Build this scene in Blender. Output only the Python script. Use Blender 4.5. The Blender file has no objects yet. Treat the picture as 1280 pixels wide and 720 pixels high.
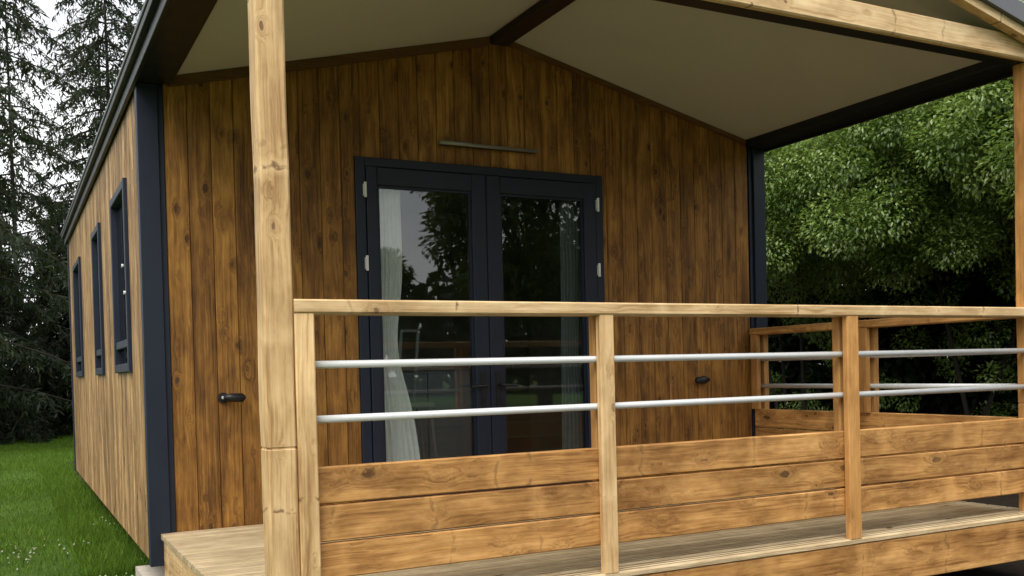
import bpy, math, random
import numpy as np
from mathutils import Matrix, Vector

random.seed(7)
RNG = np.random.default_rng(11)
S = bpy.context.scene
COL = S.collection

# ------------------------------------------------------------------ helpers
class MB:
    """collects prisms, boxes, tubes; build() links them as ONE mesh object"""
    def __init__(self):
        self.v = []; self.f = []; self.r = []; self.smooth = False
    def poly_prism(self, profile, place, a0, a1, rnd=None):
        """profile: list of 2-D points, place(p, q, t) -> 3-D; a0/a1 numbers or lists (one per profile point)"""
        n = len(profile); b = len(self.v)
        rnd = random.random() if rnd is None else rnd
        A0 = a0 if isinstance(a0, (list, tuple)) else [a0]*n
        A1 = a1 if isinstance(a1, (list, tuple)) else [a1]*n
        self.v += [place(p, q, t) for (p, q), t in zip(profile, A0)]
        self.v += [place(p, q, t) for (p, q), t in zip(profile, A1)]
        fs = [tuple(range(b, b+n))[::-1], tuple(range(b+n, b+2*n))]
        for i in range(n):
            j = (i+1) % n
            fs.append((b+i, b+j, b+n+j, b+n+i))
        self.f += fs; self.r += [rnd]*len(fs)
    def lumber(self, x0, x1, y0, y1, z0, z1, axis='x', ch=.004, rnd=None):
        """a straight board along an axis with its long edges eased"""
        if axis == 'x': (p0, p1, q0, q1, a0, a1) = (y0, y1, z0, z1, x0, x1); pl = lambda p, q, t: (t, p, q)
        elif axis == 'y': (p0, p1, q0, q1, a0, a1) = (x0, x1, z0, z1, y0, y1); pl = lambda p, q, t: (p, t, q)
        else: (p0, p1, q0, q1, a0, a1) = (x0, x1, y0, y1, z0, z1); pl = lambda p, q, t: (p, q, t)
        c = min(ch, (p1-p0)*.3, (q1-q0)*.3)
        pr = [(p0+c, q0), (p1-c, q0), (p1, q0+c), (p1, q1-c), (p1-c, q1), (p0+c, q1), (p0, q1-c), (p0, q0+c)]
        self.poly_prism(pr, pl, a0, a1, rnd)
    def box(self, x0, x1, y0, y1, z0, z1, rnd=None):
        self.poly_prism([(x0, y0), (x1, y0), (x1, y1), (x0, y1)], lambda p, q, t: (p, q, t), z0, z1, rnd)
    def tube(self, pts, rad, n=10, rnd=None):
        """round tube along points, radius per point"""
        pts = [Vector(p) for p in pts]
        rr = rad if isinstance(rad, (list, tuple)) else [rad]*len(pts)
        rnd = random.random() if rnd is None else rnd
        b = len(self.v)
        for i, p in enumerate(pts):
            d = (pts[min(i+1, len(pts)-1)] - pts[max(i-1, 0)]).normalized()
            a = d.orthogonal().normalized() if abs(d.z) > .95 else d.cross(Vector((0, 0, 1))).normalized()
            c = d.cross(a)
            for k in range(n):
                t = 2*math.pi*k/n
                self.v.append(tuple(p + (a*math.cos(t) + c*math.sin(t))*rr[i]))
        for i in range(len(pts)-1):
            for k in range(n):
                self.f.append((b+i*n+k, b+i*n+(k+1) % n, b+(i+1)*n+(k+1) % n, b+(i+1)*n+k)); self.r.append(rnd)
        self.f.append(tuple(range(b, b+n))[::-1]); self.r.append(rnd)
        e = b+(len(pts)-1)*n
        self.f.append(tuple(range(e, e+n))); self.r.append(rnd)
    def build(self, name, mat, parent=None, smooth=False, at=None):
        o3 = Vector(at) if at is not None else (Vector(parent_world(parent)) if parent else Vector((0, 0, 0)))
        me = bpy.data.meshes.new(name)
        me.from_pydata([tuple(Vector(v)-o3) for v in self.v], [], self.f)
        at_ = me.attributes.new('rnd', 'FLOAT', 'FACE')
        at_.data.foreach_set('value', np.array(self.r, dtype=np.float32))
        if smooth: me.polygons.foreach_set('use_smooth', [True]*len(me.polygons))
        me.materials.append(mat); me.update()
        # outward normals
        import bmesh
        bm = bmesh.new(); bm.from_mesh(me); bmesh.ops.recalc_face_normals(bm, faces=bm.faces); bm.to_mesh(me); bm.free()
        o = bpy.data.objects.new(name, me); COL.objects.link(o)
        if parent:
            o.parent = parent
            o.location = o3 - Vector(parent_world(parent))
        else:
            o.location = o3
        return o

def parent_world(o):
    p = Vector((0, 0, 0))
    while o: p = p + o.location; o = o.parent
    return p

def np_mesh(name, V, F, mat, rnd=None, parent=None, at=(0, 0, 0)):
    """fast mesh from numpy arrays, all faces with the same number of corners"""
    me = bpy.data.meshes.new(name)
    V = np.asarray(V, dtype=np.float32) - np.array(at, dtype=np.float32)
    F = np.asarray(F, dtype=np.int32); k = F.shape[1]
    me.vertices.add(len(V)); me.vertices.foreach_set('co', V.ravel())
    me.loops.add(F.size); me.loops.foreach_set('vertex_index', F.ravel())
    me.polygons.add(len(F)); me.polygons.foreach_set('loop_start', np.arange(0, F.size, k, dtype=np.int32))
    me.update(calc_edges=True)
    if rnd is not None:
        a = me.attributes.new('rnd', 'FLOAT', 'FACE'); a.data.foreach_set('value', np.asarray(rnd, dtype=np.float32))
    me.materials.append(mat)
    o = bpy.data.objects.new(name, me); COL.objects.link(o)
    if parent: o.parent = parent
    else: o.location = at
    return o

def tag(o, label, cat, group=None):
    o['label'] = label; o['category'] = cat
    if group: o['group'] = group
    return o

def thing(name, label, cat, loc=(0, 0, 0), group=None):
    o = bpy.data.objects.new(name, None); COL.objects.link(o); o.location = loc
    o.empty_display_size = .2
    return tag(o, label, cat, group)

def kind(o, k):
    o['kind'] = k; return o

# ------------------------------------------------------------------ materials
class NT:
    def __init__(self, name):
        self.m = bpy.data.materials.new(name); self.m.use_nodes = True
        self.t = self.m.node_tree; self.t.nodes.clear()
        self.out = self.n('ShaderNodeOutputMaterial')
    def n(self, typ, **kw):
        x = self.t.nodes.new(typ)
        for k, v in kw.items(): setattr(x, k, v)
        return x
    def l(self, a, b): self.t.links.new(a, b)
    def val(self, sock, v):
        if hasattr(v, 'is_linked') or isinstance(v, bpy.types.NodeSocket): self.l(v, sock)
        else: sock.default_value = v
    def math(self, op, a, b=0., c=None, clamp=False):
        x = self.n('ShaderNodeMath', operation=op); x.use_clamp = clamp
        self.val(x.inputs[0], a); self.val(x.inputs[1], b)
        if c is not None: self.val(x.inputs[2], c)
        return x.outputs[0]
    def vmath(self, op, a, b):
        x = self.n('ShaderNodeVectorMath', operation=op)
        self.val(x.inputs[0], a); self.val(x.inputs[1], b)
        return x.outputs[0]
    def noise(self, vec, scale, detail=3, rough=.55, dist=0.):
        x = self.n('ShaderNodeTexNoise'); self.l(vec, x.inputs['Vector'])
        x.inputs['Scale'].default_value = scale; x.inputs['Detail'].default_value = detail
        x.inputs['Roughness'].default_value = rough; x.inputs['Distortion'].default_value = dist
        return x.outputs['Fac']
    def ramp(self, fac, stops):
        x = self.n('ShaderNodeValToRGB'); self.l(fac, x.inputs[0])
        e = x.color_ramp.elements
        while len(e) < len(stops): e.new(.5)
        for k, (p, c) in enumerate(stops):
            e[k].position = p; e[k].color = (*c, 1) if len(c) == 3 else c
        return x.outputs[0]
    def mix(self, fac, a, b, blend='MIX'):
        x = self.n('ShaderNodeMix', data_type='RGBA', blend_type=blend)
        self.val(x.inputs['Factor'], fac)
        for s, v in ((x.inputs['A'], a), (x.inputs['B'], b)):
            if isinstance(v, bpy.types.NodeSocket): self.l(v, s)
            else: s.default_value = (*v, 1)
        return x.outputs['Result']
    def rng(self, v, a, b, c, d):
        x = self.n('ShaderNodeMapRange'); self.l(v, x.inputs[0])
        for i, q in enumerate((a, b, c, d)): x.inputs[i+1].default_value = q
        return x.outputs[0]
    def bsdf(self, color, rough=.6, spec=.4, bump=None, bstr=.3, bdist=.003, metal=0.):
        p = self.n('ShaderNodeBsdfPrincipled')
        if isinstance(color, bpy.types.NodeSocket): self.l(color, p.inputs['Base Color'])
        else: p.inputs['Base Color'].default_value = (*color, 1)
        self.val(p.inputs['Roughness'], rough)
        p.inputs['Specular IOR Level'].default_value = spec
        p.inputs['Metallic'].default_value = metal
        if bump is not None:
            b = self.n('ShaderNodeBump'); self.l(bump, b.inputs['Height'])
            b.inputs['Strength'].default_value = bstr; b.inputs['Distance'].default_value = bdist
            self.l(b.outputs[0], p.inputs['Normal'])
        self.l(p.outputs[0], self.out.inputs['Surface'])
        return p

def attr(N, name='rnd'):
    a = N.n('ShaderNodeAttribute'); a.attribute_name = name
    return a.outputs['Fac']

def wood(name, axis, light, mid, dark, knot=(.05, .022, .008), tint=(.72, 1.18), rough=.62, groove=0, knots=.5, contrast=1., ks=(.45, 1.15), blotch=(.74, 1.14), whorl=0.):
    N = NT(name)
    pos = N.n('ShaderNodeNewGeometry').outputs['Position']
    r = attr(N)
    oi = N.n('ShaderNodeObjectInfo').outputs['Random']
    r2 = N.math('ADD', r, N.math('MULTIPLY', oi, 3.7))
    cx = N.n('ShaderNodeCombineXYZ')
    N.l(N.math('MULTIPLY', r2, 37.3), cx.inputs[0]); N.l(N.math('MULTIPLY', r2, 11.9), cx.inputs[1]); N.l(N.math('MULTIPLY', r2, 23.7), cx.inputs[2])
    q0 = N.vmath('ADD', pos, cx.outputs[0])
    sp = N.n('ShaderNodeSeparateXYZ'); N.l(q0, sp.inputs[0])
    order = {'x': (1, 2, 0), 'y': (0, 2, 1), 'z': (0, 1, 2)}[axis]
    cb = N.n('ShaderNodeCombineXYZ')
    for i, k in enumerate(order): N.l(sp.outputs[k], cb.inputs[i])
    q = cb.outputs[0]                                          # third axis = along the grain
    # knots
    kv = N.n('ShaderNodeTexVoronoi', feature='F1'); kv.inputs['Scale'].default_value = 1.
    N.l(N.vmath('MULTIPLY', q, (10, 10, 5.2)), kv.inputs['Vector'])
    d = kv.outputs['Distance']
    sc = N.n('ShaderNodeSeparateColor'); N.l(kv.outputs['Color'], sc.inputs[0])
    keep = N.rng(sc.outputs[0], 1-knots-.02, 1-knots+.02, 0., 1.)
    size = N.rng(sc.outputs[1], 0., 1., *ks)
    dn = N.math('DIVIDE', d, size)
    wob = N.noise(q, 60, 2)
    dn = N.math('ADD', dn, N.math('MULTIPLY', N.math('SUBTRACT', wob, .5), .13))
    wob2 = N.noise(q, 19, 2)
    dn = N.math('ADD', dn, N.math('MULTIPLY', N.math('SUBTRACT', wob2, .5), .14))
    kmask = N.math('MULTIPLY', N.rng(dn, .155, .115, 0., 1.), keep)
    halo = N.math('MULTIPLY', N.rng(dn, .5, .12, 0., 1.), keep)
    # grain, pushed aside round the knots
    push = N.math('MULTIPLY', N.math('POWER', halo, 2.), .06)
    pv = N.n('ShaderNodeCombineXYZ'); N.l(push, pv.inputs[0]); N.l(push, pv.inputs[1])
    warp = N.noise(q, 2.3, 2)
    wv = N.n('ShaderNodeCombineXYZ'); w_ = N.math('MULTIPLY', N.math('SUBTRACT', warp, .5), .05)
    N.l(w_, wv.inputs[0]); N.l(w_, wv.inputs[1])
    qs = N.vmath('ADD', N.vmath('ADD', q, pv.outputs[0]), wv.outputs[0])
    g1 = N.noise(N.vmath('MULTIPLY', qs, (1, 1, .022)), 85, 4, .65)
    g2 = N.noise(N.vmath('MULTIPLY', qs, (1, 1, .07)), 17, 3, .55)
    g3 = N.noise(N.vmath('MULTIPLY', q, (1, 1, .5)), 3.2, 3, .6)
    g = N.math('ADD', N.math('MULTIPLY', g1, .52), N.math('ADD', N.math('MULTIPLY', g2, .36), N.math('MULTIPLY', g3, .22)))
    gc = N.math('ADD', N.math('MULTIPLY', N.math('SUBTRACT', g, .55), contrast), .5)
    col = N.ramp(gc, [(.28, dark), (.48, mid), (.70, light)])
    nb = N.noise(N.vmath('MULTIPLY', q, (1, 1, .4)), 9, 4, .65)
    bl = N.rng(nb, .32, .66, blotch[0], blotch[1])
    bc = N.n('ShaderNodeCombineColor'); N.l(bl, bc.inputs[0]); N.l(N.math('POWER', bl, 1.15), bc.inputs[1]); N.l(N.math('POWER', bl, 1.35), bc.inputs[2])
    col = N.mix(1., col, bc.outputs[0], 'MULTIPLY')
    col = N.mix(N.math('MULTIPLY', halo, N.rng(g1, .3, .7, .65, .2)), col, tuple(a*.9 for a in dark))
    col = N.mix(N.math('MULTIPLY', kmask, .75), col, knot)
    if whorl:                                                  # dark check lines and pale scars across the stick where branches sat
        su = N.n('ShaderNodeSeparateXYZ'); N.l(q, su.inputs[0])
        uu = N.math('ADD', su.outputs[2], N.math('MULTIPLY', N.noise(q, 13, 2), .09))
        wv_ = N.n('ShaderNodeTexVoronoi', voronoi_dimensions='1D', feature='F1'); N.l(uu, wv_.inputs['W']); wv_.inputs['Scale'].default_value = 2.3
        sw_ = N.n('ShaderNodeSeparateColor'); N.l(wv_.outputs['Color'], sw_.inputs[0])
        cut = N.rng(N.noise(q, 24, 2), .42, .56, 0., 1.)
        near = N.math('MULTIPLY', N.rng(wv_.outputs['Distance'], .11, .0, 0., 1.), sw_.outputs[0])
        col = N.mix(N.math('MULTIPLY', near, .55), col, tuple(min(1., a*1.25) for a in light))
        line = N.math('MULTIPLY', N.math('MULTIPLY', N.rng(wv_.outputs['Distance'], .026, .010, 0., 1.), N.math('MULTIPLY', cut, N.rng(sw_.outputs[1], .25, .6, 0., 1.))), whorl)
        col = N.mix(line, col, knot)
    t = N.rng(r, 0., 1., tint[0], tint[1])
    tc = N.n('ShaderNodeCombineColor'); N.l(t, tc.inputs[0]); N.l(N.math('POWER', t, 1.08), tc.inputs[1]); N.l(N.math('POWER', t, 1.2), tc.inputs[2])
    col = N.mix(1., col, tc.outputs[0], 'MULTIPLY')
    h = N.math('SUBTRACT', N.math('ADD', g1, N.math('MULTIPLY', g2, .6)), N.math('MULTIPLY', kmask, .5))
    if groove:                                                 # milled decking grooves along the board
        s2 = N.n('ShaderNodeSeparateXYZ'); N.l(pos, s2.inputs[0])
        w = N.math('SINE', N.math('MULTIPLY', s2.outputs[1], groove))
        h = N.math('ADD', N.math('MULTIPLY', w, 1.2), h)
        N.bsdf(col, rough, .3, h, 1., .006)
    else:
        N.bsdf(col, rough, .35, h, .45, .003)
    return N.m

def plain(name, color, rough=.5, spec=.4, metal=0., var=.12, nscale=9., bstr=.05):
    N = NT(name)
    pos = N.n('ShaderNodeNewGeometry').outputs['Position']
    n = N.noise(pos, nscale, 5, .6)
    n2 = N.noise(pos, nscale*14, 2, .5)
    f = N.math('ADD', N.math('MULTIPLY', n, .7), N.math('MULTIPLY', n2, .3))
    c = N.ramp(f, [(.3, tuple(x*(1-var) for x in color)), (.7, tuple(x*(1+var) for x in color))])
    N.bsdf(c, N.rng(n, .3, .7, max(0., rough-.06), min(1., rough+.06)), spec, n2, bstr, .002, metal)
    return N.m

def leafmat(name, stops, rough=.4, spec=.5, trans=.25):
    N = NT(name)
    pos = N.n('ShaderNodeNewGeometry').outputs['Position']
    r = attr(N)
    f = N.math('ADD', N.math('MULTIPLY', r, .65), N.math('MULTIPLY', N.noise(pos, 1.3, 3), .5))
    c = N.ramp(f, stops)
    p = N.n('ShaderNodeBsdfPrincipled'); N.l(c, p.inputs['Base Color'])
    p.inputs['Roughness'].default_value = rough; p.inputs['Specular IOR Level'].default_value = spec
    if trans:
        tr = N.n('ShaderNodeBsdfTranslucent'); N.l(N.mix(.5, c, (.25, .35, .05), 'MIX'), tr.inputs[0])
        mx = N.n('ShaderNodeMixShader'); mx.inputs[0].default_value = trans
        N.l(p.outputs[0], mx.inputs[1]); N.l(tr.outputs[0], mx.inputs[2]); N.l(mx.outputs[0], N.out.inputs['Surface'])
    else:
        N.l(p.outputs[0], N.out.inputs['Surface'])
    return N.m

def glassmat(name, tint=(.9, .93, .92), ior=1.75):
    N = NT(name)
    fr = N.n('ShaderNodeFresnel')
    bf = N.n('ShaderNodeNewGeometry').outputs['Backfacing']     # same reflection from both faces of the thin pane
    N.l(N.rng(bf, 0., 1., ior, 1/ior), fr.inputs['IOR'])
    tr = N.n('ShaderNodeBsdfTransparent'); tr.inputs[0].default_value = (*tint, 1)
    gl = N.n('ShaderNodeBsdfGlossy'); gl.inputs['Roughness'].default_value = .01
    mx = N.n('ShaderNodeMixShader'); N.l(fr.outputs[0], mx.inputs[0]); N.l(tr.outputs[0], mx.inputs[1]); N.l(gl.outputs[0], mx.inputs[2])
    N.l(mx.outputs[0], N.out.inputs['Surface'])
    return N.m

FAC = ((.42, .205, .042), (.26, .117, .022), (.105, .043, .009))
M = {}
M['clad_front'] = wood('stained_cladding_front', 'z', *FAC, tint=(.82, 1.13), knots=.95, contrast=1.75, ks=(.45, 1.1), blotch=(.62, 1.25))
M['clad_side'] = wood('stained_cladding_side', 'z', (.46, .29, .125), (.30, .175, .068), (.12, .062, .024), tint=(.62, 1.28), knots=.7, contrast=1.8, blotch=(.62, 1.25))
PINE = ((.80, .57, .30), (.66, .435, .205), (.38, .205, .075))
M['pine_x'] = wood('planed_pine_lengthwise', 'x', (.80, .60, .34), (.68, .475, .245), (.44, .26, .105), tint=(.9, 1.08), knots=.5, knot=(.13, .055, .02), contrast=1.6, ks=(.4, 1.0), whorl=.8)
M['pine_z'] = wood('planed_pine_upright', 'z', *PINE, tint=(.9, 1.08), knots=.5, knot=(.13, .055, .02), contrast=1.6, ks=(.4, 1.0), whorl=.8)
M['pine_y'] = wood('planed_pine_crosswise', 'y', *PINE, tint=(.9, 1.08), knots=.5, knot=(.13, .055, .02), contrast=1.6, ks=(.4, 1.0), whorl=.8)
BRD = ((.64, .35, .12), (.50, .25, .075), (.27, .12, .032))
M['board_x'] = wood('stained_board_lengthwise', 'x', *BRD, tint=(.80, 1.15), knots=.75, contrast=1.9, ks=(.5, 1.6), blotch=(.58, 1.24), whorl=.4)
M['board_y'] = wood('stained_board_crosswise', 'y', *BRD, tint=(.80, 1.15), knots=.75, contrast=1.9, ks=(.5, 1.6), blotch=(.58, 1.24), whorl=.4)
M['board_z'] = wood('stained_board_upright', 'z', *BRD, tint=(.86, 1.12), knots=.4)
M['deck'] = wood('decking_boards', 'x', (.72, .58, .37), (.60, .46, .27), (.42, .30, .16), tint=(.85, 1.1), groove=2*math.pi/.03, knots=.3, rough=.7)
M['navy'] = plain('navy_coated_metal', (.0085, .0145, .030), .5, .4, var=.1)
M['black'] = plain('black_metal', (.012, .012, .014), .4, .4, var=.1)
M['beam_dark'] = wood('dark_brown_timber', 'y', (.05, .026, .016), (.034, .017, .010), (.02, .010, .006), knots=.2)
M['trim_brown'] = wood('brown_moulding', 'x', (.20, .10, .038), (.14, .066, .024), (.08, .035, .013), knots=.2)
M['roof'] = plain('slate_grey_roof_metal', (.11, .115, .13), .45, .4, var=.15, nscale=4)
M['ceiling'] = plain('cream_ceiling_panel', (.56, .54, .50), .7, .3, var=.04, nscale=2.5)
M['steel'] = plain('brushed_rail_pipe', (.64, .655, .66), .40, .5, metal=.15, var=.05, nscale=14)
M['hinge'] = plain('white_plastic', (.75, .75, .74), .4, .5, var=.03)
M['room'] = plain('room_wall_panel', (.30, .27, .22), .8, .2, var=.05)
M['room_floor'] = plain('room_floor', (.16, .12, .08), .6, .3, var=.1)
M['cabinet'] = plain('grey_cabinet_front', (.30, .33, .36), .5, .4, var=.04)
M['curtain'] = plain('pale_grey_curtain', (.85, .86, .85), .9, .1, var=.06, nscale=30)
M['curtain_grey'] = plain('mid_grey_curtain', (.15, .17, .17), .9, .1, var=.06, nscale=30)
M['stool'] = plain('dull_white_paint', (.38, .40, .40), .5, .3, var=.05)
M['stone'] = plain('pale_paving_stone', (.46, .41, .34), .85, .2, var=.2, nscale=16, bstr=.4)
M['chassis'] = plain('black_chassis_steel', (.02, .02, .02), .7, .3, var=.2)
M['lampgrey'] = plain('grey_lamp_housing', (.30, .30, .29), .35, .5, metal=.4, var=.05)
M['glass'] = glassmat('door_glass')
M['bark'] = plain('conifer_bark', (.022, .018, .014), .9, .2, var=.4, nscale=12, bstr=.6)
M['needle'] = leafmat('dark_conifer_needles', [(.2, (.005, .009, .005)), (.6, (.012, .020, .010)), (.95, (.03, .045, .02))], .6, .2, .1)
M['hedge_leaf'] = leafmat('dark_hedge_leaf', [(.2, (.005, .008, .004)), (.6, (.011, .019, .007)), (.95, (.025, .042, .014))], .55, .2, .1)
M['laurel'] = leafmat('glossy_laurel_leaf', [(.2, (.04, .075, .018)), (.45, (.13, .225, .038)), (.7, (.24, .36, .075)), (1., (.42, .50, .20))], .36, .9, .42)
M['broad'] = leafmat('broadleaf_tree_leaf', [(.2, (.02, .04, .012)), (.6, (.04, .085, .02)), (.95, (.08, .15, .035))], .5, .4, .25)
M['grass'] = leafmat('lawn_grass_blade', [(.15, (.035, .075, .008)), (.5, (.075, .15, .014)), (.9, (.13, .23, .03)), (1., (.22, .24, .07))], .8, .08, .3)
M['clover'] = plain('white_clover_head', (.30, .33, .23), .8, .2, var=.25, nscale=60)

N = NT('lawn_soil')
pos = N.n('ShaderNodeNewGeometry').outputs['Position']
f = N.math('ADD', N.math('MULTIPLY', N.noise(pos, .8, 4), .5), N.math('MULTIPLY', N.noise(pos, 45, 4, .7), .5))
N.bsdf(N.ramp(f, [(.3, (.025, .045, .007)), (.5, (.05, .10, .012)), (.7, (.08, .15, .02))]), .9, .15, f, .8, .03)
M['lawn'] = N.m

# ------------------------------------------------------------------ dimensions (metres; deck top z=0, facade y=0)
W, LEN, DEP = 4.45, 6.27, 2.143
GZ = -.36
CLX0, CLX1 = .13, 4.315                 # cladding between the corner trims
RX = .5*(CLX0+CLX1)
SL = .24                                # roof slope
def zceil(x): return 2.4962 + SL*(RX-CLX0-.015) - SL*abs(x-RX)
DX0, DX1, DZ = 1.228, 3.005, 2.15

# ------------------------------------------------------------------ the cabin
cabin = thing('wooden_cabin', 'brown timber clad cabin with gabled porch roof, navy trims and double glass doors', 'cabin', (W/2, LEN/2, GZ))

def clad_piece(mb, u0, u1, z0, zt0, zt1, place, rnd, cl=.0042):
    pr = [(u0, .02), (u0, cl), (u0+cl, 0), (u1-cl, 0), (u1, cl), (u1, .02)]
    tops = [zt0, zt0, zt0, zt1, zt1, zt1]
    mb.poly_prism(pr, place, z0, tops, rnd)

fw = MB(); pitch = (CLX1-CLX0)/33
for i in range(33):
    a, b = CLX0+i*pitch+.0012, CLX0+(i+1)*pitch-.0012
    rnd = random.random()
    pl = lambda p, q, t: (p, q, t)
    def top(x): return zceil(x)+.01
    segs = []
    if b <= DX0 or a >= DX1: segs = [(a, b, -.02)]
    else:
        if a < DX0: segs.append((a, DX0, -.02))
        if b > DX1: segs.append((DX1, b, -.02))
        segs.append((max(a, DX0), min(b, DX1), DZ))
    for (s, e, z0) in segs:
        if e-s < .014: continue
        if s < RX < e:
            clad_piece(fw, s, RX, z0, top(s), top(RX), pl, rnd); clad_piece(fw, RX, e, z0, top(RX), top(e), pl, rnd)
        else:
            clad_piece(fw, s, e, z0, top(s), top(e), pl, rnd)
fw.build('front_cladding', M['clad_front'], cabin)
# sheathing behind the boards (dark membrane seen only in the grooves)
sh = MB()
def gable(mb, xa, xb, z0, y0, y1):
    pl = lambda p, q, t: (p, t, q)
    pr = [(xa, z0), (xb, z0), (xb, zceil(xb))] + ([(RX, zceil(RX))] if xa < RX < xb else []) + [(xa, zceil(xa))]
    mb.poly_prism(pr, pl, y0, y1)
gable(sh, .02, DX0, -.16, .022, .10); gable(sh, DX0, DX1, DZ, .022, .10); gable(sh, DX1, W-.02, -.16, .022, .10)
sh.box(DX0, DX1, .022, .10, -.16, -.01)
sh.build('front_wall_frame', M['black'], cabin)

# left side wall with three tall windows
WIN = [(.62, 1.43), (2.34, 2.98), (4.46, 5.36)]
WZ0, WZ1 = .895, 2.063
sw = MB(); ns = 48; ps = (LEN-.09)/ns
for i in range(ns):
    a, b = .05+i*ps+.0025, .05+(i+1)*ps-.0025
    rnd = random.random()
    pl = lambda p, q, t: (q, p, t)
    cuts = [(a, b, -.16, 2.445)]
    for (w0, w1) in WIN:
        if b > w0 and a < w1:
            cuts = []
            if a < w0: cuts.append((a, w0, -.16, 2.445))
            if b > w1: cuts.append((w1, b, -.16, 2.445))
            s, e = max(a, w0), min(b, w1)
            cuts += [(s, e, -.16, WZ0), (s, e, WZ1, 2.445)]
    for (s, e, z0, z1) in cuts:
        if e-s > .012: clad_piece(sw, s, e, z0, z1, z1, pl, rnd, .014)
sw.build('side_cladding', M['clad_side'], cabin)
sf = MB()
ys = [.10]+[y for w in WIN for y in w]+[LEN-.1]
for k in range(0, len(ys), 2): sf.box(.022, .10, ys[k], ys[k+1], -.16, 2.49)
for (a, b) in WIN:
    sf.box(.022, .10, a, b, -.16, WZ0-.001); sf.box(.022, .10, a, b, WZ1+.001, 2.49)
sf.build('side_wall_frame', M['black'], cabin)
# far side wall and back wall
fs = MB()
for i in range(ns):
    a, b = .05+i*ps+.0025, .05+(i+1)*ps-.0025
    clad_piece(fs, a, b, -.16, 2.445, 2.445, lambda p, q, t: (W-q, p, t), random.random())
fs.build('side_cladding', M['clad_side'], cabin)
bw = MB()
for i in range(33):
    a, b = CLX0+i*pitch+.0012, CLX0+(i+1)*pitch-.0012
    clad_piece(bw, a, b, -.16, zceil(a), zceil(b), lambda p, q, t: (p, LEN-q, t), random.random())
bw.build('rear_cladding', M['clad_front'], cabin)

# interior
it = MB()
it.box(W-.12, W-.03, .12, LEN-.12, -.16, 2.49)
it.box(.03, W-.03, LEN-.12, LEN-.03, -.16, 2.49)
it.box(.12, W-.13, 3.3, 3.36, 0, 2.47)
it.box(.12, W-.13, .11, LEN-.13, 2.46, 2.49)
it.build('room_lining', M['room'], cabin)
fl = MB(); fl.box(.03, W-.03, .03, LEN-.03, -.15, -.02); fl.build('cabin_floor', M['room_floor'], cabin)
ch = MB()
ch.box(.35, .45, .15, LEN-.15, -.27, -.152); ch.box(W-.45, W-.35, .15, LEN-.15, -.27, -.152)
for y in (.5, 2.2, 4., 5.7):
    ch.box(.45, W-.45, y, y+.1, -.26, -.16)
    for x in (.34, W-.56): ch.box(x, x+.2, y-.05, y+.15, GZ-.02, -.271)
ch.build('chassis', M['chassis'], cabin)

# corner trims: a flat face, a recessed inner strip and a side return
def corner(s, front):
    mb = MB()
    X = (lambda x: x) if s < 0 else (lambda x: W-x)
    Y = (lambda y: y) if front else (lambda y: LEN-y)
    def bx(x0, x1, y0, y1, z0, z1):
        xs = sorted((X(x0), X(x1))); y_ = sorted((Y(y0), Y(y1)))
        mb.lumber(xs[0], xs[1], y_[0], y_[1], z0, z1, 'z', .003)
    bx(-.012, .098, -.026, .021, -.175, 2.447)
    bx(.0985, CLX0-.001, -.008, .021, -.175, 2.447)
    bx(-.012, .021, .0215, .052, -.175, 2.447)
    mb.build('corner_trim', M['navy'], cabin)
for s in (-1, 1):
    corner(s, True); corner(s, False)

# porch and main roof
ROOF_T = .10; YF = -2.20; YB = LEN+.12; EX = .03
def zr(x, h): return zceil(x)+h
def slope_slab(mb, xa, xb, h0, h1, y0, y1):
    pl = lambda p, q, t: (p, t, q)
    mb.poly_prism([(xa, zr(xa, h0)), (xb, zr(xb, h0)), (xb, zr(xb, h1)), (xa, zr(xa, h1))], pl, y0, y1)
rf = MB()
slope_slab(rf, -EX, RX, .021, ROOF_T+.02, YF+.03, YB); slope_slab(rf, RX, W+EX, .021, ROOF_T+.02, YF+.03, YB)
for k in range(1, 12):                                         # standing seams running up the slope
    y = YF+.03+k*(YB-YF)/12
    slope_slab(rf, -EX, RX, ROOF_T+.021, ROOF_T+.045, y, y+.02); slope_slab(rf, RX, W+EX, ROOF_T+.021, ROOF_T+.045, y, y+.02)
roof = rf.build('roof', M['roof'], cabin)
rc = MB(); pl = lambda p, q, t: (p, t, q); zt = zr(RX, ROOF_T+.03)
rc.poly_prism([(RX-.12, zt-.024), (RX, zt+.005), (RX+.12, zt-.024), (RX+.12, zt-.004), (RX, zt+.025), (RX-.12, zt-.004)], pl, YF, YB)
rc.build('ridge_cap', M['roof'], roof)
for (xa, xb) in ((-EX-.01, RX-.001), (RX+.001, W+EX+.01)):
    mb = MB(); slope_slab(mb, xa, xb, .034, ROOF_T+.03, YF-.03, YF+.028); mb.build('verge_trim', M['roof'], roof)
# eave edge: black fascia with a pale drip edge
for s in (-1, 1):
    X = (lambda x: x) if s < 0 else (lambda x: W-x)
    def bx(mb, x0, x1, y0, y1, z0, z1):
        xs = sorted((X(x0), X(x1))); mb.lumber(xs[0], xs[1], y0, y1, z0, z1, 'y', .003)
    mb = MB(); bx(mb, -.034, -.013, YF+.04, YB, 2.43, 2.50); mb.build('eave_fascia', M['black'], roof)
    mb = MB(); bx(mb, -.064, -.036, YF, YB, 2.495, 2.535); mb.build('gutter', M['black'], roof)
    mb = MB(); bx(mb, -.072, -.036, YF, YB, 2.5355, 2.558); mb.build('drip_edge', M['roof'], roof)
# ceiling panels
for (xa, xb) in ((.15, RX), (RX, W-.15)):
    mb = MB(); slope_slab(mb, xa, xb, .0, .02, -2.15, -.002); mb.build('ceiling_panel', M['ceiling'], cabin)
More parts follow.
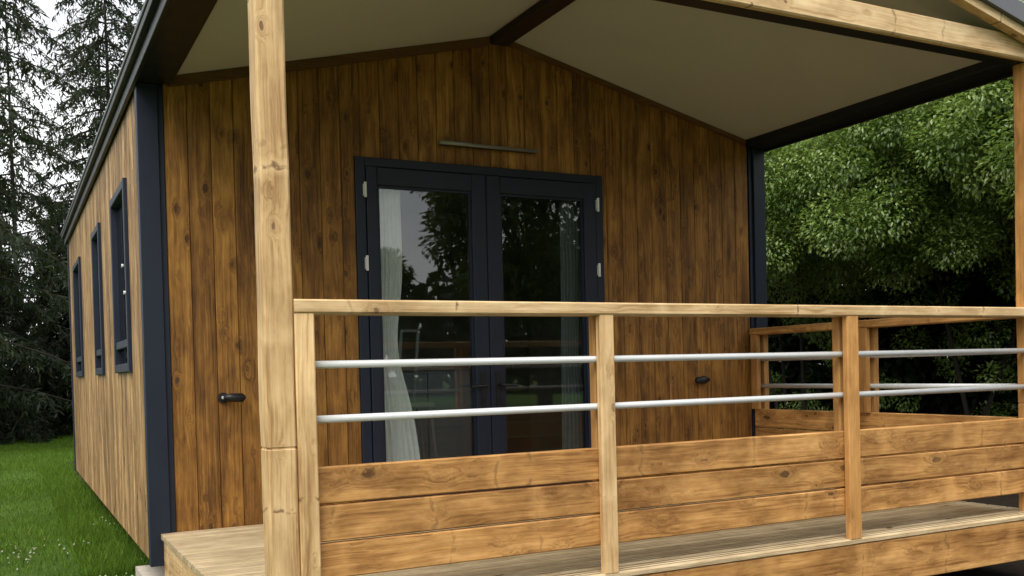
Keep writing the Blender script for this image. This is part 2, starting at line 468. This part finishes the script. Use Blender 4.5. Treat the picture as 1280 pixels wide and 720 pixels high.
# eave beams carrying the porch roof
for s in (-1, 1):
    X = (lambda x: x) if s < 0 else (lambda x: W-x)
    xs = sorted((X(-.012), X(.175)))
    mb = MB(); mb.lumber(xs[0], xs[1], -2.02, -.03, 2.45, 2.505, 'y', .004); mb.build('eave_beam', M['black'], cabin)
mb = MB(); mb.lumber(RX-.065, RX+.065, -2.02, -.03, zceil(RX)-.065, zceil(RX)+.015, 'y', .006); mb.build('ridge_beam', M['beam_dark'], cabin)
# mouldings where wall and ceiling meet
for (xa, xb, th) in ((CLX0+.03, RX-.066, .055), (RX+.066, CLX1-.03, .03)):
    mb = MB(); slope_slab(mb, xa, xb, -th, -.002, -.032, -.001); mb.build('ceiling_moulding', M['trim_brown'], cabin)
# front tie beam and rafters of the open gable
mb = MB(); mb.lumber(.0, W, -DEP, -2.103, 2.43, 2.552, 'x', .008); mb.build('tie_beam', M['pine_x'], cabin)
mb = MB(); mb.lumber(.02, W-.02, -2.102, -2.022, 2.432, 2.50, 'x', .004); mb.build('front_beam', M['black'], cabin)
for (xa, xb) in ((-.04, RX-.001), (RX+.001, W+.04)):
    mb = MB(); slope_slab(mb, xa, xb, -.012, .033, YF-.005, YF+.045); mb.build('rake_board', M['pine_x'], cabin)

# double door
fr = MB()
fr.lumber(DX0, DX0+.062, -.018, .09, 0, DZ, 'z'); fr.lumber(DX1-.062, DX1, -.018, .09, 0, DZ, 'z')
fr.lumber(DX0+.062, DX1-.062, -.018, .09, DZ-.055, DZ, 'x'); fr.lumber(DX0+.062, DX1-.062, -.02, .09, 0, .035, 'x')
fr.build('door_frame', M['navy'], cabin)
XM = 2.103
def door_leaf(x0, x1, gx0, gx1, hs):
    mb = MB()
    mb.lumber(x0, gx0, -.028, .03, .04, DZ-.058, 'z', .005); mb.lumber(gx1, x1, -.028, .03, .04, DZ-.058, 'z', .005)
    mb.lumber(gx0, gx1, -.028, .03, 1.985, DZ-.058, 'x', .005); mb.lumber(gx0, gx1, -.028, .03, .04, .17, 'x', .005)
    # glazing beads
    for (a, b, c, d) in ((gx0, gx0+.014, .17, 1.985), (gx1-.014, gx1, .17, 1.985)): mb.box(a, b, -.012, .02, c, d)
    mb.box(gx0+.014, gx1-.014, -.012, .02, 1.971, 1.985); mb.box(gx0+.014, gx1-.014, -.012, .02, .17, .184)
    leaf = mb.build('door', M['navy'], cabin)
    g = MB(); g.box(gx0+.014, gx1-.014, 0, .006, .184, 1.971); g.build('glass_pane', M['glass'], leaf)
    for z in (1.95, 1.51, .25):
        h = MB(); xx = x0-.012 if hs < 0 else x1+.012
        h.tube([(xx, -.036, z-.045), (xx, -.036, z+.045)], .009, 10); h.box(xx-.010, xx+.010, -.030, -.0195, z-.035, z+.035)
        h.build('hinge', M['hinge'], leaf)
    xh = x1-.05 if hs < 0 else x0+.055
    h = MB(); h.lumber(xh-.02, xh+.02, -.036, -.0285, .62, .84, 'z', .006)
    h.tube([(xh, -.036, .755), (xh, -.075, .755)], .011, 10)
    h.tube([(xh, -.075, .755), (xh-.03*(-hs), -.08, .752), (xh-.115*(-hs), -.078, .748)], [.011, .010, .008], 10)
    h.tube([(xh, -.0365, .66), (xh, -.045, .66)], .010, 12)
    h.build('door_handle', M['black'], leaf, smooth=False)
door_leaf(DX0+.066, XM-.002, 1.364, 1.999, -1)
door_leaf(XM+.002, DX1-.066, 2.206, 2.844, 1)

# side windows
for (a, b) in WIN:
    f = MB()
    for (y0, y1, z0, z1, ax) in ((a, a+.055, WZ0, WZ1, 'z'), (b-.055, b, WZ0, WZ1, 'z'), (a+.055, b-.055, WZ1-.055, WZ1, 'y'), (a+.055, b-.055, WZ0, WZ0+.055, 'y')):
        f.lumber(-.022, .05, y0, y1, z0, z1, ax, .005)
    f.lumber(-.012, .04, a+.055, b-.055, 1.05, 1.10, 'y', .004)
    w = f.build('window', M['navy'], cabin)
    p = MB(); p.box(.014, .02, a+.055, b-.055, WZ0+.055, WZ1-.055); p.build('window_pane', M['glass'], w)
    if a < 1:
        for (yy, z) in ((a+.10, 1.545), (a+.028, 1.375)):
            k = MB(); k.tube([(-.0225, yy, z), (-.034, yy, z)], .011, 10); k.build('window_catch', M['hinge'], w)

# ------------------------------------------------------------------ deck
deck = thing('porch_deck', 'raised porch deck of grooved pale planks with a stained fascia board', 'deck', (W/2, -DEP/2, GZ))
dk = MB(); nd = 18; pd = (DEP+.005)/nd
for i in range(nd):
    y1 = -.003-i*pd
    dk.lumber(.045, W-.05, y1-pd+.008, y1, -.028, 0, 'x', .006)
dk.build('decking', M['deck'], deck)
mb = MB(); mb.lumber(.075, W-.06, -DEP+.004, -DEP+.034, -.24, -.030, 'x'); mb.build('fascia_board', M['board_x'], deck)
for x in (.058, W-.085):
    mb = MB(); mb.lumber(x, x+.028, -DEP+.036, -.03, -.24, -.030, 'y'); mb.build('fascia_board', M['pine_y'] if x < 1 else M['board_y'], deck)
jo = MB()
for x in np.linspace(.3, W-.3, 8): jo.lumber(x-.02, x+.02, -DEP+.05, -.05, -.17, -.0285, 'y')
jo.build('joist', M['board_y'], deck)
for x in (.35, W/2, W-.75):
    for y in (-1.75, -.25):
        mb = MB(); mb.lumber(x-.05+.04, x+.05+.04, y-.05, y+.05, GZ-.05, -.171, 'z'); mb.build('foot', M['board_z'], deck)

# ------------------------------------------------------------------ porch posts
def porch_post(x0, label, mat='pine_z'):
    t = thing('porch_post', label, 'post', (x0+.052, -DEP+.05, 0), 'square pine posts carrying the porch roof')
    mb = MB(); w = .104
    # a slightly wavering, eased square section with sawn-in checks
    nseg = 26; zs = np.linspace(.001, 2.429, nseg)
    zs = np.sort(np.concatenate([zs, [q+e for q in (.592,) for e in (-.006, -.002, .002, .006)]])); nseg = len(zs); sec = []
    rp = random.random(); c = .007
    for k, z in enumerate(zs):
        ox = .0016*math.sin(z*5.1+rp*9)+.001*math.sin(z*13+rp*5); oy = .0014*math.sin(z*4.3+rp*3)
        b0, b1, e0, e1 = x0+ox, x0+w+ox, -DEP+.002+oy, -DEP+.102+oy
        if abs(z-.592) < .003: b0 += .0025; b1 -= .0025; e0 += .0025; e1 -= .0025
        sec.append([(b0+c, e0, z), (b1-c, e0, z), (b1, e0+c, z), (b1, e1-c, z), (b1-c, e1, z), (b0+c, e1, z), (b0, e1-c, z), (b0, e0+c, z)])
    for s_ in sec: mb.v += s_
    for k in range(nseg-1):
        for j in range(8):
            mb.f.append((k*8+j, k*8+(j+1) % 8, (k+1)*8+(j+1) % 8, (k+1)*8+j)); mb.r.append(rp)
    mb.f.append(tuple(range(8))[::-1]); mb.f.append(tuple(range((nseg-1)*8, nseg*8))); mb.r += [rp, rp]
    mb.build('shaft', M[mat], t)
    b = MB(); b.box(x0-.004, x0+w+.004, -DEP+.0, -DEP+.106, .0, .0008); b.build('base_plate', M['steel'], t)
    return t
porch_post(.112, 'thick pale pine porch post before the left facade, where the handrail ends')
porch_post(4.292, 'pine porch post at the right front corner of the deck, cut by the photo edge', 'board_z')

# ------------------------------------------------------------------ railings
rail = thing('porch_railing', 'front porch railing with pine handrail, two metal pipes and three stained boards', 'railing', (2.2, -DEP, 0))
mb = MB(); mb.lumber(.219, 4.290, -DEP-.004, -DEP+.118, 1.060, 1.110, 'x', .006); mb.build('top_rail', M['pine_x'], rail)
UPX = [(.2195, .291), (1.491, 1.562), (2.893, 2.970)]
for (a, b) in UPX:
    mb = MB(); mb.lumber(a, b, -DEP, -DEP+.034, .001, 1.0595, 'z', .005); mb.build('upright', M['pine_z'] if a < 2 else M['board_z'], rail)
for (a, b) in UPX[1:]:
    mb = MB(); mb.lumber(a+.018, b+.018, -DEP+.068, -DEP+.112, .113, 1.0595, 'z', .005); mb.build('inner_upright', M['board_z'], rail)
for z in (.880, .6845):
    mb = MB(); mb.tube([(.22, -DEP+.050, z), (4.291, -DEP+.050, z)], .0138, 20); mb.build('rail_pipe', M['steel'], rail, smooth=True)
for (z0, z1) in ((.382, .515), (.246, .376), (.112, .240)):
    mb = MB(); mb.lumber(.222, 4.291, -DEP+.0355, -DEP+.0665, z0, z1, 'x', .005); mb.build('rail_board', M['board_x'], rail)

side = thing('side_railing', 'shaded side railing along the right edge of the porch, behind the front railing', 'railing', (4.33, -1.1, 0))
XS = 4.275
mb = MB(); mb.lumber(XS-.004, XS+.118, -2.02, -.035, 1.060, 1.110, 'y', .006); mb.build('top_rail', M['board_y'], side)
for (a, b) in ((-.105, -.035), (-1.07, -1.0)):
    mb = MB(); mb.lumber(XS+.068, XS+.112, a, b, .001, 1.0595, 'z'); mb.build('upright', M['board_z'], side)
    mb = MB(); mb.lumber(XS, XS+.034, a, b, .516, 1.0595, 'z'); mb.build('inner_upright', M['board_z'], side)
for z in (.880, .6845):
    mb = MB(); mb.tube([(XS+.05, -2.02, z), (XS+.05, -.035, z)], .0155, 16); mb.build('rail_pipe', M['steel'], side, smooth=True)
for (z0, z1) in ((.382, .515), (.246, .376), (.112, .240)):
    mb = MB(); mb.lumber(XS+.0355, XS+.0665, -2.02, -.035, z0, z1, 'y', .005); mb.build('rail_board', M['board_y'], side)

# ------------------------------------------------------------------ small things on the facade
wl = thing('wall_light', 'slim grey bar light on the cladding above the double door', 'wall light', (2.135, 0, 2.27))
mb = MB(); mb.lumber(1.80, 2.47, -.030, -.0005, 2.262, 2.276, 'x', .004); mb.build('mounting_strip', M['black'], wl)
mb = MB(); mb.tube([(1.775, -.045, 2.272), (1.99, -.045, 2.272), (2.0, -.045, 2.27), (2.495, -.045, 2.27)], [.013, .013, .011, .011], 12); mb.build('lamp_tube', M['lampgrey'], wl, smooth=True)

def door_catch(x, z, s, label):
    t = thing('door_catch', label, 'door catch', (x, 0, z), 'door catches on the facade')
    mb = MB(); mb.tube([(x-.045*s, -.0005, z), (x-.045*s, -.012, z)], .030, 16); mb.build('rosette', M['black'], t)
    mb = MB(); mb.tube([(x-.045*s, -.0125, z), (x-.045*s, -.05, z)], .010, 10); mb.build('stem', M['hinge'], t)
    mb = MB(); mb.tube([(x-.052*s, -.052, z+.002), (x-.01*s, -.058, z), (x+.055*s, -.055, z-.002), (x+.068*s, -.05, z-.002)], [.015, .025, .025, .012], 12); mb.build('catch_arm', M['black'], t, smooth=True)
door_catch(.452, .732, 1, 'black door catch on the cladding left of the door, beside the thick post')
door_catch(3.81, .742, -1, 'black door catch on the cladding right of the door, above the front boards')

# ------------------------------------------------------------------ inside, seen through the glass
def curtain(x0, x1, xb0, xb1, label, n=9, mat='curtain'):
    V = []; F = []; nz = 26; nx = n*6
    for k in range(nz+1):
        t = k/nz; z = 2.05-t*1.99
        # tied in at the middle, flaring to the floor
        pinch = 1-.28*math.exp(-((t-.52)/.16)**2)
        a = x0+(xb0-x0)*t**2; b = x1+(xb1-x1)*t**2
        for i in range(nx+1):
            u = i/nx; w = (b-a)*pinch
            V.append((a+u*w, .095+0.016*math.sin(u*n*2*math.pi+.6*math.sin(t*3))*(.7+.3*t), z))
    for k in range(nz):
        for i in range(nx):
            q = k*(nx+1)+i; F.append((q, q+1, q+nx+2, q+nx+1))
    o = np_mesh('curtain', V, F, M[mat], at=(x0, .095, .06))
    o.data.polygons.foreach_set('use_smooth', [True]*len(o.data.polygons))
    return tag(o, label, 'curtain', 'curtains behind the glass doors')
curtain(1.33, 1.56, 1.33, 1.68, 'pale grey curtain gathered behind the left door pane')
curtain(2.73, 2.90, 2.70, 2.90, 'grey curtain hanging at the right edge of the right door pane', 6, 'curtain_grey')

cab = thing('kitchen_cabinet', 'grey low cabinet standing inside behind the left door pane', 'cabinet', (2.1, 1.5, 0))
mb = MB(); mb.lumber(1.86, 2.62, 1.3, 1.8, -.019, .86, 'z', .004); mb.build('carcass', M['cabinet'], cab)
mb = MB(); mb.lumber(1.84, 2.64, 1.27, 1.82, .861, .895, 'x', .004); mb.build('worktop', M['room'], cab)
for a in (1.87, 2.245):
    mb = MB(); mb.lumber(a, a+.365, 1.281, 1.299, .06, .84, 'z', .003); mb.build('cupboard_door', M['cabinet'], cab)
stl = thing('folding_stool', 'white stool with slanted legs seen dimly through the left door pane', 'stool', (1.95, .7, 0))
mb = MB(); mb.lumber(1.74, 1.98, .58, .84, .60, .64, 'x', .01); mb.build('seat', M['stool'], stl)
for (a, b, c) in ((1.77, 1.70, .60), (1.77, 1.70, .82), (1.95, 2.02, .60), (1.95, 2.02, .82)):
    mb = MB(); mb.tube([(b, c, -.018), (a, c, .60)], .013, 10); mb.build('leg', M['stool'], stl)
mb = MB()
for x in (1.80, 1.93): mb.tube([(x, .83, .64), (x+.07, .88, 1.15)], .012, 10)
mb.tube([(1.87, .88, 1.15), (2.0, .88, 1.15)], .012, 10); mb.build('backrest', M['stool'], stl)

# ------------------------------------------------------------------ ground
g = MB(); n = 40
V = []; F = []
xs = np.concatenate([np.linspace(-300, -12, 8), np.linspace(-10, 14, 60), np.linspace(16, 300, 8)])
ys = np.concatenate([np.linspace(-300, -14, 8), np.linspace(-12, 30, 90), np.linspace(33, 300, 8)])
for y in ys:
    for x in xs:
        h = .02*math.sin(x*1.3+y*.7)+.015*math.sin(x*.6-y*1.9)
        V.append((x, y, GZ-.03+h*.8))
nx = len(xs)
for j in range(len(ys)-1):
    for i in range(nx-1): F.append((j*nx+i, j*nx+i+1, (j+1)*nx+i+1, (j+1)*nx+i))
lawn = kind(np_mesh('lawn', V, F, M['lawn']), 'structure')

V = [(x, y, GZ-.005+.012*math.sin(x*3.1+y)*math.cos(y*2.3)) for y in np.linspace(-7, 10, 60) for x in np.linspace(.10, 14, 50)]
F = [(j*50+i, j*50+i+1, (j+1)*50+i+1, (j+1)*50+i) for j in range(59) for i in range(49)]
M['ground_shade'] = plain('painted_ground_shade', (.022, .016, .011), .95, .1, var=.5, nscale=20, bstr=.6)  # shade under deck and bushes and along the wall, put into the ground colour
kind(np_mesh('ground_shade_sheet', V, F, M['ground_shade']), 'structure')

def blades(name, n, xr, yr, h, w, mat, keep):
    x = RNG.uniform(*xr, n); y = yr[0]+(yr[1]-yr[0])*RNG.random(n)**1.5
    m = keep(x, y); x, y = x[m], y[m]; n = len(x)
    z = GZ-.035+.8*(.02*np.sin(x*1.3+y*.7)+.015*np.sin(x*.6-y*1.9))
    sc_ = 1+np.clip(y, 0, 30)*.06
    a = RNG.uniform(0, 2*np.pi, n); H = h*RNG.uniform(.5, 1.25, n)*(.85+.3*np.sin(x*2.1)*np.sin(y*1.7)); Wd = w*RNG.uniform(.7, 1.3, n)*sc_
    lean = RNG.uniform(.1, .75, n)*H; b = RNG.uniform(0, 2*np.pi, n)
    dx, dy = np.cos(a)*Wd/2, np.sin(a)*Wd/2
    P = np.stack([np.stack([x-dx, y-dy, z], 1), np.stack([x+dx, y+dy, z], 1), np.stack([x+np.cos(b)*lean, y+np.sin(b)*lean, z+H], 1)], 1)
    F = np.arange(3*n).reshape(n, 3)
    return np_mesh(name, P.reshape(-1, 3), F, mat, RNG.random(n))
notcabin = lambda x, y: ~((x > .25) & (y < LEN))
kind(blades('grass', 170000, (-4.5, 1.2), (-2.5, 21), .062, .007, M['grass'], notcabin), 'stuff')
kind(blades('grass', 9000, (-.30, .12), (.9, 9), .11, .008, M['grass'], lambda x, y: x < .25), 'stuff')
# clover heads
nc = 200
pc = RNG.integers(0, 16, nc); px_ = RNG.uniform(-2.0, .1, 16); py_ = .3+3.6*RNG.random(16)**1.5
cx = px_[pc]+RNG.normal(size=nc)*.13; cy = py_[pc]+RNG.normal(size=nc)*.2
V = []; F = []
ico = [(0, 0, 1), (.9, 0, .3), (.28, .85, .3), (-.72, .53, .3), (-.72, -.53, .3), (.28, -.85, .3), (0, 0, -.7)]
for x, y in zip(cx, cy):
    z = GZ+.035+random.random()*.02; r = random.uniform(.006, .013); b = len(V)
    V += [(x+a*r, y+c*r, z+d*r) for a, c, d in ico]
    for k in range(5):
        F.append((b, b+1+k, b+1+(k+1) % 5)); F.append((b+6, b+1+(k+1) % 5, b+1+k))
kind(np_mesh('clover_flowers', V, F, M['clover'], np.zeros(len(F))), 'stuff')
# paving slab at the foot of the corner
mb = MB(); mb.lumber(.0, .46, -.1, .80, GZ-.05, GZ+.045, 'x', .012)
tag(mb.build('paving_slab', M['stone'], at=(.23, .35, GZ)), 'pale stone slab on the grass at the foot of the near cabin corner', 'paving slab')

# ------------------------------------------------------------------ foliage
def cards(P, Dv, Nv, L, Wd, bend=.15):
    """leaf-shaped bent quads: P base points, Dv directions, Nv rough normals"""
    n = len(P)
    Dv = Dv/np.linalg.norm(Dv, axis=1, keepdims=True)
    Sd = np.cross(Dv, Nv); Sd /= np.linalg.norm(Sd, axis=1, keepdims=True)+1e-9
    Nn = np.cross(Sd, Dv)
    L = L[:, None]; Wd = Wd[:, None]
    mid = P+Dv*L*.45+Nn*L*bend
    V = np.stack([P, mid+Sd*Wd/2, P+Dv*L, mid-Sd*Wd/2], 1).reshape(-1, 3)
    # two triangles folded along the midrib
    i = np.arange(n)*4
    F = np.concatenate([np.stack([i, i+1, i+2], 1), np.stack([i, i+2, i+3], 1)])
    return V, F
def unit(n):
    v = RNG.normal(size=(n, 3)); return v/np.linalg.norm(v, axis=1, keepdims=True)

def leafy(name, centre, lumps, n_leaf, L, Wd, mat, label, cat, group=None, stems=(), core=None):
    """lumps: array (cx,cy,cz,r) ; leaves spread through the outer part of each lump"""
    t = thing(name, label, cat, centre, group)
    lumps = np.array(lumps); w = lumps[:, 3]**2; w /= w.sum()
    k = RNG.choice(len(lumps), n_leaf, p=w)
    u = unit(n_leaf); rad = lumps[k, 3]*(RNG.random(n_leaf)**.35)
    P = lumps[k, :3]+u*rad[:, None]*np.array([1, 1, .85])
    Dv = u*.8+unit(n_leaf)*.6+np.array([0, 0, -.35]); Nv = unit(n_leaf)*.5+u*.5+np.array([0, 0, 1.])
    rl = RNG.random(len(lumps))
    rr = np.clip(.55*RNG.random(n_leaf)+.45*rl[k], 0, 1)
    V, F = cards(P, Dv, Nv, L*RNG.uniform(.6, 1.25, n_leaf), Wd*RNG.uniform(.7, 1.2, n_leaf))
    o = np_mesh('foliage', V, F, mat, np.concatenate([rr, rr]), t, at=centre)
    mb = MB()
    for s in stems: mb.tube([tuple(p[:3]) for p in s], [p[3] for p in s], 7)
    if stems: mb.build('trunk', M['bark'], t)
    return t

def shrub(cx, cy, h, r, zlow, label, nl=40000):
    """a laurel grown out of its lower half: full crown above zlow, thin shaded sprays below"""
    lumps = []
    for _ in range(120):
        a = random.uniform(0, 2*math.pi); z = random.random()**.8
        rr = r*math.sin(math.pi*(.18+.74*z))**.6*random.uniform(.5, 1.05)
        lumps.append((cx+math.cos(a)*rr, cy+math.sin(a)*rr, GZ+zlow+z*(h-zlow), random.uniform(.2, .46)))
    for _ in range(30):
        lumps.append((cx+random.gauss(0, r*.35), cy+random.gauss(0, r*.35), GZ+random.uniform(zlow+.3, h-.2), random.uniform(.35, .6)))
    for _ in range(24):
        lumps.append((cx+random.gauss(.75, .3), cy+random.gauss(0, .6), GZ+random.uniform(.2, zlow), random.uniform(.12, .26)))
    stems = [[(cx+random.gauss(0, .15), cy+random.gauss(0, .15), GZ-.05, .028), (cx+.5+random.gauss(0, .3), cy+random.gauss(0, .4), GZ+h*.5, .022), (cx+random.gauss(0, .6), cy+random.gauss(0, .6), GZ+h*.9, .008)] for _ in range(3)]
    return leafy('laurel_bush', (cx, cy, GZ), lumps, int(nl*2.8), .052, .028, M['laurel'], label, 'bush', 'laurel bushes beyond the right side of the porch', stems)
shrub(8.1, -.7, 4.3, 1.45, 2.35, 'glossy green laurel bush beside the right porch post')
shrub(8.4, 1.2, 4.5, 1.55, 2.3, 'glossy green laurel bush in the middle of the porch opening')
shrub(8.0, 3.3, 4.4, 1.5, 2.2, 'glossy green laurel bush beside the right corner of the facade')
shrub(10.4, 3.4, 6.2, 1.8, 2.3, 'taller laurel bush rising behind the other bushes', 34000)
shrub(10.8, .6, 3.5, 1.3, 1.6, 'lower laurel bush at the back near the right photo edge', 26000)
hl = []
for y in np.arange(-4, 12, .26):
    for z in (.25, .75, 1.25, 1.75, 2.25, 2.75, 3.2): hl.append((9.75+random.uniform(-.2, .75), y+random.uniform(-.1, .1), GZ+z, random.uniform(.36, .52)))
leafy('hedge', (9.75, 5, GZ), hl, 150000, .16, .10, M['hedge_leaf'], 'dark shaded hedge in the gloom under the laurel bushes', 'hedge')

def conifer(x, y, h, reach, z0, label, nb=70, dens=1., group='conifers behind the cabin', card=.17):
    t = thing('conifer_tree', label, 'tree', (x, y, GZ), group)
    mb = MB(); mb.tube([(x, y, GZ-.1), (x+.05, y, GZ+h*.4), (x, y+.05, GZ+h)], [.09, .06, .01], 9); 
    Ps = []; Ds = []; rs = []
    for b in range(nb):
        f = (b+random.random())/nb; z = GZ+z0+(h-z0)*f
        Lb = reach*(1-f)**.7*random.uniform(.7, 1.1)+.3
        a = b*2.39996+random.uniform(-.4, .4); dx, dy = math.cos(a), math.sin(a)
        up = random.uniform(-.05, .25); dr = random.uniform(.35, .8)
        pts = []
        for k in range(7):
            s = k/6; pts.append((x+dx*Lb*s, y+dy*Lb*s, z+Lb*(up*s-dr*s*s+.12*s**3)))
        mb.tube(pts, [.03*(1-.85*k/6)*(1-f*.5)+.004 for k in range(7)], 5)
        nsub = int(Lb*9*dens)+2
        for s_ in range(nsub):
            s = .12+.88*(s_+random.random())/nsub; q = s*6; i = min(5, int(q)); fr_ = q-i
            base = np.array(pts[i])*(1-fr_)+np.array(pts[i+1])*fr_
            sl = random.uniform(.25, .75)*(1.15-.6*s)
            sgn = random.choice((-1, 1)); sd = np.array([-dy*sgn, dx*sgn, 0])*.75+np.array([dx, dy, 0])*.5
            nc_ = int(sl*26*dens)+3
            tt = RNG.random(nc_)[:, None]
            hang = random.uniform(.4, 1.2)
            P = base+sd*sl*tt*.8+np.array([0, 0, -1])*hang*sl*tt**1.6+RNG.normal(size=(nc_, 3))*.025
            D = sd*.5+np.array([0, 0, -.9])*hang+RNG.normal(size=(nc_, 3))*.55
            Ps.append(P); Ds.append(D); rs.append(np.full(nc_, random.random())*.6+RNG.random(nc_)*.4)
    mb.build('trunk', M['bark'], t)
    P = np.concatenate(Ps); D = np.concatenate(Ds); r = np.concatenate(rs); n = len(P)
    V, F = cards(P, D, unit(n), card*RNG.uniform(.6, 1.3, n), .042*RNG.uniform(.6, 1.3, n), .05)
    np_mesh('foliage', V, F, M['needle'], np.concatenate([r, r]), t, at=(x, y, GZ))
    return t
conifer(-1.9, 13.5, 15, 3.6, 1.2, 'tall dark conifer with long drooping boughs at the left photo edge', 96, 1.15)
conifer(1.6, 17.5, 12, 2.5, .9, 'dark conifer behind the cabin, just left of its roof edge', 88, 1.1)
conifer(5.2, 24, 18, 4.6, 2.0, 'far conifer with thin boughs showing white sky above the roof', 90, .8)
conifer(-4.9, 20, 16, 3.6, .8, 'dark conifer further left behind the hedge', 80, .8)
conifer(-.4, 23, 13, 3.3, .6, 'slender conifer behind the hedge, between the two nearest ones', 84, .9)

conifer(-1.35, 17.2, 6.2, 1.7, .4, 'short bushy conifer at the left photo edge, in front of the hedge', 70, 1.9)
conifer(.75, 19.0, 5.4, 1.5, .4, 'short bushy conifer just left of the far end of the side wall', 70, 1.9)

conifer(2.6, 30, 18, 4.4, .8, 'very tall far conifer behind the slender one', 80, .6)

# hedge closing the lawn
hl = []
for x in np.arange(-9, 7, .32):
    for z in (.25, .7, 1.15, 1.5): hl.append((x+random.uniform(-.1, .1), 20.4+random.uniform(-.25, .25), GZ+z, random.uniform(.3, .45)))
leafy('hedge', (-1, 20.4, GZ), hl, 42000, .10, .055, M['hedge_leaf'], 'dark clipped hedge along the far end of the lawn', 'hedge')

def broadtree(x, y, h, r, label, nl=26000):
    lumps = []
    for _ in range(60):
        u = unit(1)[0]; lumps.append((x+u[0]*r*.8, y+u[1]*r*.8, GZ+h*.62+u[2]*h*.34, random.uniform(.16, .32)*r))
    stems = [[(x, y, GZ-.1, .25), (x+.1, y, GZ+h*.35, .18), (x, y, GZ+h*.8, .05)]]
    for _ in range(7):
        a = random.uniform(0, 6.28); stems.append([(x, y, GZ+h*.3, .09), (x+math.cos(a)*r*.4, y+math.sin(a)*r*.4, GZ+h*.55, .06), (x+math.cos(a)*r*.75, y+math.sin(a)*r*.75, GZ+h*.75, .02)])
    return leafy('broadleaf_tree', (x, y, GZ), lumps, nl, .22, .13, M['broad'], label, 'tree', 'trees mirrored in the door glass', stems)
broadtree(14.0, -19, 11, 3.6, 'round green tree across the lawn, mirrored in the middle of the glass doors')
broadtree(19, -22, 12, 4.5, 'large green tree across the lawn, mirrored in the right door pane')
broadtree(10.2, -27, 6.2, 2.8, 'small green tree across the lawn, mirrored low in the left door pane')
# far-off wood round the back and right
n = 30000
a = RNG.uniform(math.radians(-200), math.radians(25), n); R = RNG.uniform(44, 60, n)
P = np.stack([R*np.cos(a), R*np.sin(a), GZ+RNG.random(n)**.8*(6.0+2*np.sin(a*9)+1.3*np.sin(a*23))], 1)
V, F = cards(P, unit(n), unit(n), RNG.uniform(.6, 1.4, n), RNG.uniform(.5, 1., n)); r = RNG.random(n)
kind(np_mesh('distant_wood', V, F, M['hedge_leaf'], np.concatenate([r, r])), 'stuff')

# ------------------------------------------------------------------ light, sky, camera
SUN_EL = math.radians(55)
to_sun = Vector((-.70, -.71, .0)).normalized()*math.cos(SUN_EL)+Vector((0, 0, math.sin(SUN_EL)))
sl_ = bpy.data.lights.new('sun', 'SUN'); sl_.energy = 3.1; sl_.angle = math.radians(42); sl_.color = (1, .95, .87)
so = bpy.data.objects.new('sun', sl_); COL.objects.link(so); so.location = to_sun*30
so.rotation_euler = to_sun.to_track_quat('Z', 'Y').to_euler()

wd = bpy.data.worlds.new('World'); S.world = wd; wd.use_nodes = True
nt = wd.node_tree; nt.nodes.clear()
out = nt.nodes.new('ShaderNodeOutputWorld'); bg = nt.nodes.new('ShaderNodeBackground'); bg.inputs['Strength'].default_value = .10
sky = nt.nodes.new('ShaderNodeTexSky'); sky.sky_type = 'NISHITA'; sky.sun_disc = False
sky.sun_elevation = SUN_EL; sky.sun_rotation = math.atan2(to_sun.x, to_sun.y)
tc = nt.nodes.new('ShaderNodeTexCoord')
mp = nt.nodes.new('ShaderNodeMapping'); mp.inputs['Scale'].default_value = (1, 1, 2.2)
nz = nt.nodes.new('ShaderNodeTexNoise'); nz.inputs['Scale'].default_value = 3.0; nz.inputs['Detail'].default_value = 6
cr = nt.nodes.new('ShaderNodeValToRGB'); cr.color_ramp.elements[0].position = .30; cr.color_ramp.elements[1].position = .52
cr.color_ramp.elements[0].color = (.65, .65, .65, 1)
mx = nt.nodes.new('ShaderNodeMix'); mx.data_type = 'RGBA'; mx.inputs['B'].default_value = (13.0, 13.1, 13.3, 1)
L = nt.links.new
L(tc.outputs['Generated'], mp.inputs['Vector']); L(mp.outputs[0], nz.inputs['Vector']); L(nz.outputs['Fac'], cr.inputs[0])
L(cr.outputs[0], mx.inputs['Factor']); L(sky.outputs[0], mx.inputs['A']); L(mx.outputs['Result'], bg.inputs[0]); L(bg.outputs[0], out.inputs[0])

cam = bpy.data.cameras.new('camera'); co = bpy.data.objects.new('camera', cam); COL.objects.link(co)
yaw, pit, rol = -.4495, -.0186, -.0257
fwd = Vector((math.sin(-yaw)*math.cos(pit), math.cos(yaw)*math.cos(pit), math.sin(pit)))
rt = fwd.cross(Vector((0, 0, 1))).normalized(); up = rt.cross(fwd)
r2 = rt*math.cos(rol)+up*math.sin(rol); u2 = -rt*math.sin(rol)+up*math.cos(rol)
m3 = Matrix((r2, u2, -fwd)).transposed()
co.matrix_world = Matrix.Translation((-.6886, -5.3053, .8389)) @ m3.to_4x4()
cam.sensor_width = 36; cam.lens = 1165.22/1280*36
cam.shift_x = (640-570.70)/1280; cam.shift_y = (487.64-360)/1280
cam.clip_start = .05; cam.clip_end = 1000
S.camera = co

S.view_settings.view_transform = 'Standard'; S.view_settings.look = 'None'; S.view_settings.gamma = 1
S.view_settings.use_curve_mapping = False; S.view_settings.exposure = .15
S.render.engine = 'CYCLES'
S.cycles.use_denoising = True
S.cycles.max_bounces = 8; S.cycles.transparent_max_bounces = 12
S.cycles.filter_width = 1.5
S.render.resolution_x = 1024; S.render.resolution_y = 576
